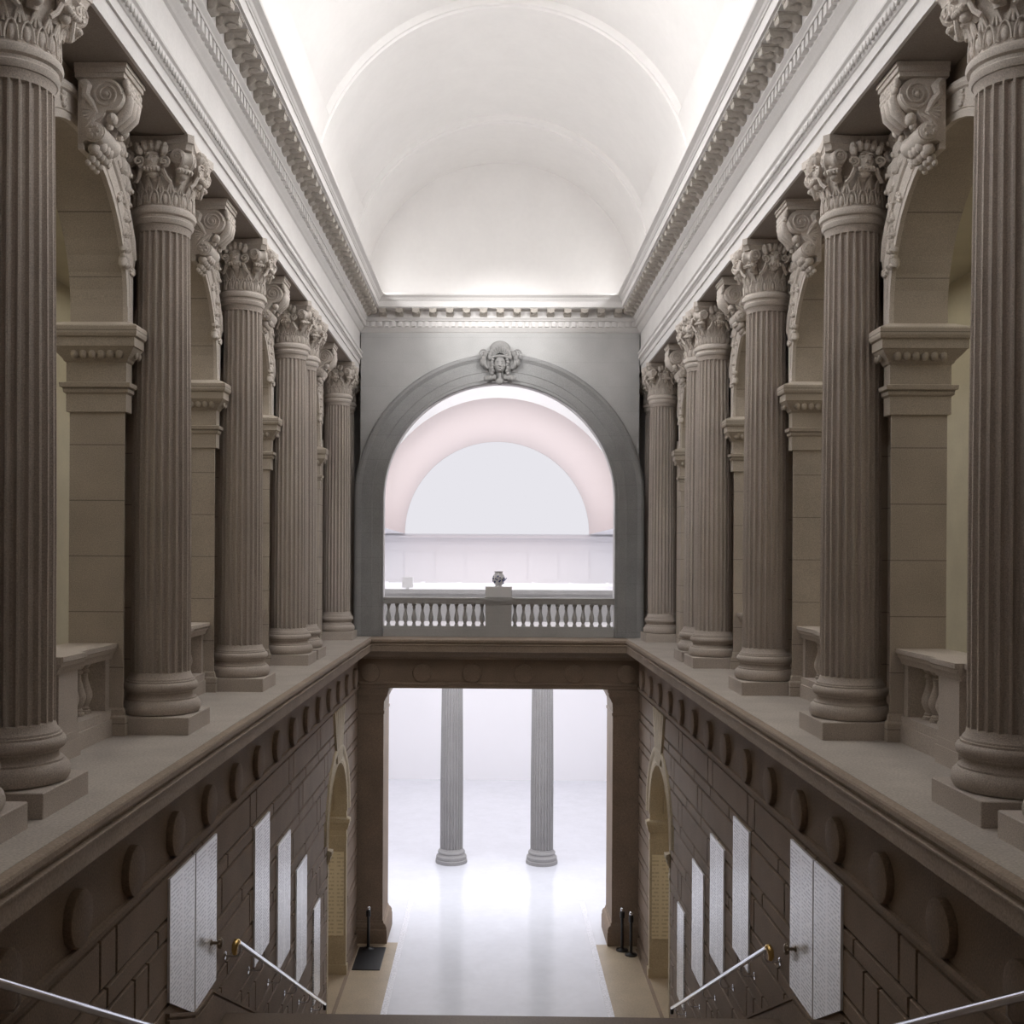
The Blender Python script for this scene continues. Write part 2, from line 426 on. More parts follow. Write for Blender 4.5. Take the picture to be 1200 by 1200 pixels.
# ------------------------------------------------------------------ fluted composite column
def shaft_mesh(name, r0, r1, z0, z1, m, nfl=24, depth=.042):
    t = MB(); rings = []
    hgt = z1 - z0
    zs = [(0, 0, 1.10), (.03, 0, 1.03), (.07, 0, 1.0), (.075, 1, 1.0)] + [(hgt*k/10, 1, 1.0) for k in range(1, 10)] + [(hgt-.085, 1, 1.0), (hgt-.08, 0, 1.0), (hgt-.03, 0, 1.0), (hgt, 0, 1.05)]
    for z, fl, fla in zs:
        u = z/hgt
        r = (r0 if u < .3 else r0 + (r1-r0)*((u-.3)/.7)**1.3)*fla
        ring = []
        for k in range(nfl):
            for u_, d in ((0, 0), (.2, 0), (.27, .55), (.42, .95), (.60, 1.0), (.78, .95), (.93, .55)):
                a = 2*pi*(k+u_)/nfl
                rr = r*(1 - fl*depth/r0*d)
                ring.append((rr*cos(a), rr*sin(a), z0+z))
        rings.append(ring)
    t.loft(rings); return t.mesh(name, m, 35)

def spiral(t, M, r, turns=2.2, w=.012, n=26):
    pts = []
    for i in range(n+1):
        u = i/n; a = 2*pi*turns*u; rr = r*(1-.86*u)
        pts.append((rr*cos(a), rr*sin(a), .012*u))
    t.tube(pts, [w*(1-.4*i/n) for i in range(n+1)], 6, M)

def capital_parts():
    bell = MB()
    bell.lathe([(.30, 5.775),(.325, 5.78),(.338, 5.80),(.345, 5.83),(.332, 5.845),(.335, 5.87),(.362, 5.885),(.372, 5.915),(.365, 5.945),(.345, 5.96),(.325, 5.975),(.318, 6.15),(.325, 6.30),(.35, 6.42),(.40, 6.50),(.41, 6.555),(.0, 6.556)], 48)
    lv = MB()
    n = 18
    for k in range(n):
        a = 2*pi*(k+.5)/n
        M = Matrix.Rotation(a, 4, 'Z') @ Matrix.Translation((.325, 0, 6.055))
        lv.ell((0, 0, -.01), (.026, .032, .062), 8, 6, M)
        lv.tube([(.018, .05*cos(q), -.07 + .155*sin(q)) for q in [pi*i/8 for i in range(9)]], .0095, 5, M)
        M2 = Matrix.Rotation(a + pi/n, 4, 'Z') @ Matrix.Translation((.33, 0, 6.20))
        for j in (-1, 0, 1):
            M3 = M2 @ Matrix.Rotation(j*.35, 4, 'X')
            lv.tube([(0, j*.012, -.08), (.01, j*.014, .0), (.028, j*.022, .06), (.055, j*.026, .085), (.06, j*.026, .065)], [.012, .017, .015, .012, .006], 6, M3)
    for k in range(8):                          # curled acanthus tips
        a = pi/4*k
        r = .43 if k % 2 == 0 else .47
        M = Matrix.Rotation(a, 4, 'Z') @ Matrix.Translation((r, 0, 6.345))
        lv.ell((0, 0, 0), (.055, .105, .04), 10, 6, M)
        lv.ell((-.03, 0, -.045), (.05, .06, .05), 8, 5, M)
        for j in range(-2, 3):
            lv.ell((.03, .038*j, -.012), (.028, .02, .03), 6, 4, M)
        lv.tube([(-.12, 0, -.10), (-.08, 0, 0), (-.02, 0, .05), (.03, 0, .03)], [.05, .05, .045, .03], 8, M)
    vol = []
    for k in range(4):
        v = MB(); a = pi/4 + pi/2*k
        C = Matrix.Rotation(a, 4, 'Z') @ Matrix.Translation((.475, 0, 6.47)) @ Matrix.Scale(1.12, 4) @ Matrix.Rotation(pi/2, 4, 'X')
        v.lathe([(.03, -.075),(.085, -.07),(.092, -.05),(.08, -.02),(.075, 0),(.08, .02),(.092, .05),(.085, .07),(.03, .075)], 20, C)
        spiral(v, C @ Matrix.Translation((0, 0, .072)), .078)
        spiral(v, C @ Matrix.Rotation(pi, 4, 'X') @ Matrix.Translation((0, 0, .072)), .078)
        v.tube([(.30, 0, 6.44), (.36, 0, 6.52), (.42, 0, 6.56), (.48, 0, 6.565)], [.05, .055, .05, .04], 8, Matrix.Rotation(a, 4, 'Z'))
        for j in range(4):
            v.ell((.50 - .03*j, 0, 6.385 - .035*j), (.035, .045, .03), 8, 5, Matrix.Rotation(a, 4, 'Z'))
        for sg in (-1, 1):          # spiral eyes turned to the two neighbouring faces
            Q = Matrix.Rotation(a - sg*pi/4, 4, 'Z') @ Matrix.Translation((.40, sg*.285, 6.485)) @ Matrix.Rotation(pi/2, 4, 'Y')
            v.lathe([(.085, -.03), (.085, .02), (.07, .03), (.0, .032)], 18, Q); spiral(v, Q @ Matrix.Translation((0, 0, .03)), .074, 2.0, .013, 20)
        vol.append(v)
    msk = []
    for k in range(4):
        f = MB(); M = Matrix.Rotation(pi/2*k, 4, 'Z') @ Matrix.Translation((.405, 0, 6.435)) @ Matrix.Diagonal((1.2, 1.5, 1.4, 1))
        f.ell((0, 0, 0), (.06, .062, .10), 12, 8, M)                  # head
        f.prism([(.045, .05),(.095, -.018),(.06, -.03)], 'y', -.014, .014, M)   # nose
        f.ell((.052, 0, -.055), (.018, .028, .01), 8, 4, M)            # mouth
        for sg in (-1, 1):
            f.ell((.048, sg*.028, .022), (.016, .017, .010), 8, 5, M)  # eye
            f.ell((.05, sg*.03, .045), (.018, .026, .010), 8, 4, M)    # brow
            C = M @ Matrix.Translation((.035, sg*.095, -.01)) @ Matrix.Rotation(pi/2, 4, 'Y')
            spiral(f, C, .042, 1.6, .013, 16)
            f.tube([(.02, sg*.08, -.06), (.0, sg*.10, -.12), (-.03, sg*.13, -.16)], .016, 6, M)
        for j in range(-2, 3):                                        # feathered headdress
            f.ell((.03, .036*j, .105 + .012*(abs(j) < 2)), (.045, .03, .05), 8, 6, M @ Matrix.Rotation(-j*.12, 4, 'X')); f.ell((.05, .036*j, .135), (.03, .022, .025), 7, 5, M @ Matrix.Rotation(-j*.12, 4, 'X'))
        msk.append(f)
    ab = MB()
    def outline(hw, cut, sag, n=8):
        pts = []
        for k in range(4):
            a = pi/2*k
            for i in range(n+1):
                u = -1 + 2*i/n
                x = hw - sag*(1-u*u); y = u*(hw - cut)
                pts.append((x*cos(a) - y*sin(a), x*sin(a) + y*cos(a)))
        return pts
    rings = []
    for z, hw in ((6.555, .435), (6.59, .44), (6.62, .455), (6.625, .468), (6.66, .47), (6.70, .470), (6.715, .470)):
        rings.append([(x, y, z) for x, y in outline(hw, .055, .055)])
    ab.loft(rings)
    return (bell.mesh('capital', CARVED, 35), lv.mesh('acanthus_ring', CARVED, 50), ab.mesh('abacus', CARVED, 30),
            [v.mesh('volute', CARVED, 40) for v in vol], [f.mesh('mask', CARVED, 40) for f in msk])
SHAFT = shaft_mesh('shaft', .335, .302, .60, 5.775, STONE)
CAPM, LEAFM, ABAM, VOLM, MSKM = capital_parts()
PLINTH = MB().bbox(-.454, .454, -.454, .454, 0, .2, .008).mesh('plinth', STONE)
BASE = MB().lathe([(.40, .2),(.43, .21),(.449, .245),(.452, .285),(.44, .33),(.415, .358),(.40, .362),(.40, .378),(.385, .385),(.368, .405),(.362, .43),(.375, .448),(.392, .452),(.392, .462),(.405, .47),(.418, .495),(.418, .525),(.405, .55),(.385, .56),(.385, .578),(.372, .582),(.37, .60),(.0, .601)], 48).mesh('base', STONE, 40)
ORD = ['column cut by the frame edge, nearest of all on the %s', 'big column nearest the frame edge on the %s, first of full height', 'second full column from the front on the %s, beside the first open arch',
       'third full column from the front on the %s', 'fourth column from the front on the %s, first of the close pair', 'half-hidden column behind the fourth one on the %s', 'last full column on the %s, next to the far archway',
       'corner half-column squeezed against the far wall on the %s']
proto = None
for s, w in SIDES:
    for i, c in enumerate(CY):
        loc = (s*(CX if i < 7 else 4.06), c, ZL + H)
        if proto is None:
            r = empty('fluted_column', loc)
            part('plinth', PLINTH, r); part('base', BASE, r); part('shaft', SHAFT, r)
            cp = part('capital', CAPM, r); part('acanthus_ring', LEAFM, cp); part('abacus', ABAM, cp)
            for m in VOLM: part('volute', m, cp)
            for m in MSKM: part('mask', m, cp)
            proto = r
        else:
            r = copy_tree(proto); r.location = loc
        tag(r, 'fluted stone ' + ORD[i] % w, 'column', 'fluted columns along the upper gallery', 'thing')

# ------------------------------------------------------------------ scroll keystones of the arcade
def console():
    t = MB()
    up_c, up_r, lo_c, lo_r = (.30, -.285), .155, (.185, -.64), .098
    out = [(.06, -.13), (.40, -.13)]
    for i in range(11):
        a = radians(75 - i*17); out.append((up_c[0] + up_r*cos(a), up_c[1] + up_r*sin(a)))
    out += [(.27, -.48), (.25, -.52)]
    for i in range(9):
        a = radians(70 - i*24); out.append((lo_c[0] + lo_r*cos(a), lo_c[1] + lo_r*sin(a)))
    out += [(.10, -.72), (.06, -.74)]
    t.prism(out, 'y', -.22, .22); t.box(.012, .07, -.20, .20, -.80, -.10)
    for sg in (-1, 1):
        R = Matrix.Rotation(-pi/2, 4, 'X') if sg > 0 else Matrix.Rotation(pi/2, 4, 'X')
        M = Matrix.Translation((up_c[0]-.005, sg*.22, up_c[1])) @ R
        spiral(t, M, .14, 2.4, .016, 40)
        t.ell((0, 0, .01), (.028, .028, .02), 8, 5, M)
        M = Matrix.Translation((lo_c[0], sg*.22, lo_c[1])) @ R
        t.lathe([(.085, 0), (.085, .018), (.06, .03), (.0, .034)], 18, M)
        for j in range(6):
            t.ell((.045*cos(pi/3*j), .045*sin(pi/3*j), .03), (.02, .02, .014), 6, 4, M)
        # fan leaves between the scrolls
        for j in range(7):
            a = radians(150 + j*17)
            p = (.20, sg*.22, -.45)
            t.tube([p, (p[0]+.13*cos(a), sg*.235, p[2]+.13*sin(a))], [.022, .012], 6)
        t.tube([(.07, sg*.21, -.17), (.12, sg*.235, -.22), (.10, sg*.235, -.30), (.15, sg*.235, -.36), (.20, sg*.225, -.46)], [.05, .05, .04, .035, .02], 7)
        for j in range(5): t.ell((.08 + .02*(j % 2), sg*.22, -.18 - .045*j), (.035, .02, .03), 6, 4)
        t.tube([(.25, sg*.215, -.47), (.17, sg*.225, -.52), (.10, sg*.225, -.60)], [.022, .026, .02], 6)
        t.ell((.33, sg*.16, -.50), (.055, .06, .06), 9, 6); t.ell((.30, sg*.14, -.56), (.035, .045, .04), 8, 5)
    sl = MB()
    sl.box(0, .47, -.25, .25, -.13, -.085); sl.box(0, .49, -.265, .265, -.085, -.04); sl.box(0, .505, -.275, .275, -.04, 0)
    lf = MB()
    for j in (-1, 0, 1):                          # acanthus leaf and pods on the front
        lf.tube([(.44, .10*j, -.20), (.475, .10*j, -.30), (.45, .10*j, -.40), (.38, .10*j, -.48), (.33, .09*j, -.54)], [.03, .05, .055, .045, .025], 8)
    for k in range(7):
        lf.ell((.47, -.18 + .06*k, -.17 - .03*(k % 2)), (.035, .038, .055), 7, 5)
        lf.ell((.48, -.17 + .057*k, -.235), (.03, .03, .035), 7, 5)
    for k in range(5):
        lf.ell((.15, -.15 + .075*k, -.78), (.06, .05, .06), 7, 5)
    for j in (-1, 0, 1):
        for q, (qx, qz, qr) in enumerate(((.20, -.73, .06), (.155, -.79, .055), (.11, -.85, .045), (.08, -.90, .03))):
            lf.ell((qx, .085*j*(1 + .12*q), qz), (qr, qr*.9, qr*1.1), 8, 6)
    return t.mesh('scroll', CARVED, 35), sl.mesh('top_slab', CARVED), lf.mesh('acanthus_leaf', CARVED, 50)
KS, KT, KL = console()
KN = ['nearest scroll keystone on the %s, over the first open arch', 'second scroll keystone from the front on the %s', 'third scroll keystone from the front on the %s, over the third arch', 'farthest scroll keystone on the %s, by the last column']
for s, w in SIDES:
    for i, yc in enumerate(BAYS):
        r = empty('scroll_keystone', (s*(XW-.09), yc, ZS + H - .006), 0 if s < 0 else pi)
        part('scroll', KS, r); part('top_slab', KT, r); part('acanthus_leaf', KL, r)
        tag(r, 'carved stone ' + KN[i] % w, 'keystone', 'scroll keystones over the arcade arches')

# ------------------------------------------------------------------ balustrades in the arcade arches
BAL = [(.055, 0),(.055, .035),(.04, .045),(.045, .06),(.033, .08),(.05, .12),(.068, .18),(.066, .23),(.046, .31),(.030, .38),(.028, .44),(.042, .455),(.042, .475),(.030, .49),(.048, .52),(.055, .54),(.055, .57)]
def baluster_mesh(m, k=1.0): return MB().lathe([(r*k, z) for r, z in BAL], 14).mesh('baluster', m, 45)
BALM = baluster_mesh(STONE, 1.25)
def wall_balustrade():
    ped = MB()
    ped.box(-.56, .0, -.27, .27, 0, .18); ped.box(-.545, -.01, -.25, .25, .18, .26); ped.box(-.535, -.02, -.235, .235, .26, .86)
    rail = MB()
    prof = [(-.49, .86),(-.03, .86),(-.015, .90),(.0, .93),(.015, .935),(.015, .97),(.035, .98),(.035, 1.03),(-.52, 1.03),(-.52, .97),(-.49, .93)]
    rail.prism([(x - .07, z) for x, z in prof], 'y', -RA+.005, RA-.005)
    cap = MB(); cap.prism([(x + .015, z + .002) for x, z in prof], 'y', -.30, .30)
    bs = MB(); bs.box(-.5, -.08, -RA+.005, RA-.005, 0, .19); bs.box(-.48, -.10, -RA+.005, RA-.005, .19, .29)
    jb = MB().box(-.45, -.13, -.0575, .0575, .29, .86)
    return ped.mesh('pedestal', STONE), rail.mesh('rail', STONE), cap.mesh('pedestal_cap', STONE), bs.mesh('base', STONE), jb.mesh('end_block', STONE)
WP, WR, WC, WB, WJ = wall_balustrade()
BN = ['nearest balustrade on the %s, beside the frame-edge column', 'balustrade in the second arch from the front on the %s', 'balustrade in the third arch from the front on the %s', 'balustrade in the farthest arch on the %s, almost hidden']
for s, w in SIDES:
    for i, yc in enumerate(BAYS):
        r = empty('balustrade', (s*(XW+.02), yc, ZL + H), 0 if s < 0 else pi)
        # local +x is towards the nave
        p = part('pedestal', WP, r); part('pedestal_cap', WC, p); part('rail', WR, r); part('base', WB, r); part('end_block', WJ, r, (0, RA-.0625, 0)); part('end_block', WJ, r, (0, -(RA-.0625), 0))
        for sg in (-1, 1):
            for k in range(5):
                part('baluster', BALM, r, (-.29, sg*(.37 + .185*k), .29))
        tag(r, 'stone ' + BN[i] % w, 'balustrade', 'balustrades in the arcade arches')

# ------------------------------------------------------------------ gallery rooms behind the arcades
for s, w in SIDES:
    t = MB(); t.box(s*7.6, s*7.8, 0, YF+.6, ZL, 4.8); struct('wall_%s_gallery' % w, t, GALLERY)
    t = MB(); t.box(s*XWB, s*7.7, 0, YF+.6, 4.70, 4.9); struct('ceiling_%s_gallery' % w, t, GALLERY)
    t = MB(); t.box(s*XWB, s*7.7, YF+.3, YF+.6, ZL, 4.8); t.box(s*XWB, s*7.7, -.1, .1, ZL, 4.8); struct('wall_%s_gallery_end' % w, t, GALLERY)

# ------------------------------------------------------------------ far wall: great arch above, doorway below
AR, AZ = 2.945, 1.5
t = MB()
n = 48
x1 = 3.525
ARCHST = courses(mat('arch_grey_stone', (.30, .30, .30), .85, .12, 60, .2, blot=.08), .62, .004, .8)
def q4(t, a, b, c, d): t.add([a, b, c, d], [(0, 1, 2, 3)])
for Y in (YF, YF+.45):
    for sg in (-1, 1):
        q4(t, (sg*AR, Y, ZL), (sg*x1, Y, ZL), (sg*x1, Y, 6.6), (sg*AR, Y, 6.6))
    for i in range(n):
        a0, a1 = pi*i/n, pi*(i+1)/n
        q4(t, (AR*cos(a0), Y, AZ+AR*sin(a0)), (AR*cos(a1), Y, AZ+AR*sin(a1)), (AR*cos(a1), Y, 6.6), (AR*cos(a0), Y, 6.6))
for i in range(n):
    a0, a1 = pi*i/n, pi*(i+1)/n
    q4(t, (AR*cos(a0), YF, AZ+AR*sin(a0)), (AR*cos(a0), YF+.45, AZ+AR*sin(a0)), (AR*cos(a1), YF+.45, AZ+AR*sin(a1)), (AR*cos(a1), YF, AZ+AR*sin(a1)))
for sg in (-1, 1):
    q4(t, (sg*AR, YF, ZL), (sg*AR, YF+.45, ZL), (sg*AR, YF+.45, AZ), (sg*AR, YF, AZ))
for sg in (-1, 1):
    t.box(sg*x1, sg*4.9, YF+1.08, YF+1.2, ZL, 6.6); q4(t, (sg*x1, YF, ZL), (sg*x1, YF+1.08, ZL), (sg*x1, YF+1.08, 6.6), (sg*x1, YF, 6.6))
wf = struct('wall_far', t, GREY, label='grey stone far wall with one great round arch')
li = MB()      # white lining paints the hall's light onto the inside of the arch
lp = [(YF+.16, AR-.012),(YF+.44, AR-.012),(YF+.455, AR),(YF+.455, AR+.5),(YF+.16, AR+.01)]
li.loft([[(r, y, ZL+.01) for y, r in lp]] + [[(r*cos(pi*i/64), y, AZ + r*sin(pi*i/64)) for y, r in lp] for i in range(65)] + [[(-r, y, ZL+.01) for y, r in lp]])
struct('arch_lining', li, HALL, 35, parent=wf)
a = MB()
ap = [(YF+.02, AR-.01),(YF-.03, AR-.01),(YF-.035, AR+.03),(YF-.03, AR+.05),(YF-.045, AR+.07),(YF-.045, AR+.26),(YF-.06, AR+.275),(YF-.06, AR+.54),(YF-.08, AR+.56),(YF-.10, AR+.60),(YF-.12, AR+.62),(YF-.12, AR+.67),(YF-.09, AR+.71),(YF-.03, AR+.725),(YF+.02, AR+.725)]
rings = [[(r*cos(pi*i/64), y, AZ + r*sin(pi*i/64)) for y, r in ap] for i in range(65)]
rings = [[(r, y, ZL+.01) for y, r in ap]] + rings + [[(-r, y, ZL+.01) for y, r in ap]]
a.loft(rings); struct('archivolt', a, ARCHST, 35, parent=wf)
# shallow wall panel lines above the arch
KEYST = mat('keystone_grey_stone', (.27, .265, .26), .85, .12, 60, .2, blot=.08)
k = empty('mask_keystone', (0, YF-.215, 4.40 + H))
b = MB()
b.prism([(-.20, .02),(.20, .02),(.40, .80),(-.40, .80)], 'y', -.03, .09)
b.ell((0, .0, .86), (.26, .14, .20), 18, 10)
for sg in (-1, 1):
    for j in range(3): b.ell((sg*(.36+.04*j), -.05, .70 - .1*j), (.07, .10, .10), 8, 6)
    M = Matrix.Translation((sg*.42, -.10, .72)) @ Matrix.Rotation(pi/2, 4, 'X'); spiral(b, M, .11, 1.8, .022, 20)
    b.tube([(sg*.40, -.06, .60), (sg*.38, -.06, .45), (sg*.30, -.06, .35)], [.07, .06, .03], 8)
    for j in range(4): b.ell((sg*(.14+.07*j), -.10, .13 - .01*j), (.06, .06, .07), 8, 6)
b.ell((0, -.09, .03), (.10, .09, .09), 12, 7)
b.tube([(0, -.12, .26), (0, -.14, .05)], [.05, .035], 8)
b.obj('bracket', KEYST, k, smooth=40)
f = MB()
f.ell((0, -.17, .43), (.145, .13, .20), 18, 12); f.prism([(-.27, .47),(-.335, .375),(-.29, .36)], 'x', -.026, .026)
for sg in (-1, 1):
    f.ell((sg*.055, -.285, .46), (.03, .016, .014), 8, 5); f.ell((sg*.055, -.285, .50), (.04, .02, .014), 8, 5)
    f.ell((sg*.07, -.26, .40), (.045, .03, .05), 8, 5)
f.ell((0, -.285, .325), (.05, .02, .014), 10, 5); f.ell((0, -.27, .28), (.045, .03, .03), 8, 5)
f.obj('face', KEYST, k, smooth=50)
h = MB()
for j in range(11):
    an = pi*j/10
    h.ell((.25*cos(an), -.12, .62 + .22*sin(an)), (.06, .07, .075), 8, 6)
for j in range(9):
    an = pi*j/8; h.tube([(.10*cos(an), -.16, .66 + .06*sin(an)), (.20*cos(an), -.17, .68 + .18*sin(an))], [.018, .03], 6)
for sg in (-1, 1):
    for j in range(6):
        h.ell((sg*(.175+.02*(j % 2)), -.14, .56 - .07*j), (.05, .07, .05), 8, 5)
h.tube([(-.24, -.15, .60), (-.12, -.20, .63), (0, -.22, .64), (.12, -.20, .63), (.24, -.15, .60)], .035, 8)
h.obj('headdress', KEYST, k, smooth=50)
tag(k, 'carved stone keystone with a female face at the top of the great arch', 'keystone')

# balcony balustrade in the great arch
r = empty('balcony_balustrade', (0, YF+.22, ZL + H))
GB = baluster_mesh(GREY, 1.0)
p = MB(); p.box(-.36, .36, -.20, .20, 0, .27); p.box(-.33, .33, -.17, .17, .27, .84); p.box(-.345, .345, -.19, .19, .84, .90); p.box(-.37, .37, -.215, .215, .90, .97); p.box(-.355, .355, -.2, .2, .97, 1.01)
p.obj('pedestal', GREY, r)
for sg in (-1, 1):
    rl = MB(); xa, xb = sorted((sg*.33, sg*(AR-.02)))
    rl.box(xa, xb, -.15, .15, .83, .87); rl.box(xa, xb, -.17, .17, .87, .95); rl.box(xa, xb, -.19, .19, .95, .99); rl.obj('rail', GREY, r)
    bs = MB(); bs.box(xa, xb, -.17, .17, 0, .21); bs.box(xa, xb, -.14, .14, .21, .26); bs.obj('base', GREY, r)
    for i in range(12):
        part('baluster', GB, r, (sg*(.42 + .217*i), 0, .26))
tag(r, 'grey stone balustrade with central pedestal across the great arch', 'balustrade')
b = MB().box(-.335, .335, -.19, .19, 0, .26).obj('display_plinth', WHITEBOX, None, (0, YF+.25, ZL + H + 1.012))
tag(b, 'white box plinth under the vase on the balcony pedestal', 'plinth')
v = empty('porcelain_vase', (0, YF+.25, ZL + H + 1.274))
MB().lathe([(.0, 0),(.085, 0),(.09, .015),(.075, .03),(.11, .07),(.155, .15),(.165, .21),(.14, .29),(.10, .335),(.095, .36),(.115, .39),(.105, .39),(.085, .36),(.0, .34)], 28).obj('body', PORCELAIN, v, smooth=40)
d = MB()
random.seed(3)
for i in range(26):
    z = random.uniform(.09, .27); an = random.uniform(pi*1.1, pi*1.9); rr = .155 if z < .24 else .14
    d.ell((rr*cos(an), rr*sin(an), z), (.02, .02, .022), 6, 4)
d.tube([(.10, -.13, .12), (.17, -.09, .18), (.20, -.06, .22)], .012, 6)
d.obj('blue_decoration', BLUE, v, smooth=50)['label'] = 'blue painted flowers'
tag(v, 'white porcelain vase with blue flowers on the balcony plinth', 'vase')

# doorway piers below
for s, w in SIDES:
    t = MB(); xi, xo = 2.86, 3.52
    t.box(s*xi, s*xo, YB+.03, YB+1.4, ZG, -3.26)
    o = struct('wall_far_pier_%s' % w, t, BROWN, label='brown stone %s pier of the far doorway' % w)
    c = MB()
    prof = [(0, -3.92),(.02, -3.90),(.02, -3.84),(0, -3.83),(.01, -3.60),(.03, -3.57),(.06, -3.50),(.10, -3.44),(.11, -3.40),(.11, -3.34),(.13, -3.33),(.13, -3.265),(0, -3.265)]
    c.loft([[(s*xo, YB+.03 - d*.6, z) for d, z in prof], [(s*(xi - d), YB+.03 - d*.6, z) for d, z in prof], [(s*(xi - d), YB+1.4, z) for d, z in prof]])
    struct('pier_capital', c, BROWN, parent=o)
    c = MB()
    prof = [(0, ZG),(.13, ZG),(.13, ZG+.32),(.11, ZG+.36),(.12, ZG+.40),(.08, ZG+.47),(.03, ZG+.50),(.02, ZG+.55),(0, ZG+.56)]
    c.loft([[(s*xo, YB+.03 - d*.6, z) for d, z in prof], [(s*(xi - d*.9), YB+.03 - d*.6, z) for d, z in prof], [(s*(xi - d*.9), YB+1.4, z) for d, z in prof]])
    struct('pier_base', c, BROWN, parent=o)

# ------------------------------------------------------------------ lower walls: rusticated courses, arched side passage
NY, NR, NZ = 23.25, 1.35, -5.85
RV = 1.80
def stair_z(y):       # line of the stair nosings
    if y < 3.7: return ZL
    if y < 10.55: return ZL - .534*(y - 3.7)
    if y < 13.3: return -5.70
    if y < 20.66: return -5.70 - .534*(y - 13.3)
    return ZG
def course_blocks(t, s):
    z = -3.305; k = 0
    while z > ZG + .3:
        hgt = .475 if k % 2 == 0 else .212
        zb = max(z - hgt, ZG + .3); g = .015
        joints = []
        if k % 2 == 0:
            off = (9.15, 10.05)[(k//2) % 2]; j = off - 2.83*4
            while j < 27:
                joints += [j, j+.40]; j += 2.83
        else:
            j = (9.33, 8.7)[(k//2) % 2] - 1.415*8
            while j < 27: joints.append(j); j += 1.415
        joints = [-1.0] + [j for j in joints if -.9 < j < YB - .06] + [YB - .02]
        def opening(zz, sg):
            if zz > NZ: r2 = RV**2 - (zz - NZ)**2; return None if r2 <= 0 else NY + sg*sqrt(r2)
            return NY + sg*(NR + .12)
        for a, b in zip(joints, joints[1:]):
            segs = [((a+g, a+g), (b-g, b-g))]
            lt, lb, rt, rb = opening(z-g, -1), opening(zb+g, -1), opening(z-g, 1), opening(zb+g, 1)
            if lb is not None:
                lt = NY if lt is None else lt; rt = NY if rt is None else rt
                out = []
                for (at, ab), (bt, bb) in segs:
                    if bt <= lb or at >= rb: out.append(((at, ab), (bt, bb))); continue
                    if at < lb - .08: out.append(((at, ab), (max(at+.02, lt - .02), lb - .02)))
                    if bt > rb + .08: out.append(((min(bt-.02, rt + .02), rb + .02), (bt, bb)))
                segs = out
            for (at, ab), (bt, bb) in segs:
                if (bt + bb)/2 - (at + ab)/2 < .03: continue
                z_t, z_b, x0, x1 = z - g, zb + g, s*(XL + .035), s*XL
                e = .012
                v = [(x0,at,z_t),(x0,bt,z_t),(x0,bb,z_b),(x0,ab,z_b),(x1,at+e,z_t-e),(x1,bt-e,z_t-e),(x1,bb-e,z_b+e),(x1,ab+e,z_b+e)]
                t.add(v, [(4,5,6,7),(0,1,5,4),(1,2,6,5),(2,3,7,6),(3,0,4,7)])
        z = zb; k += 1
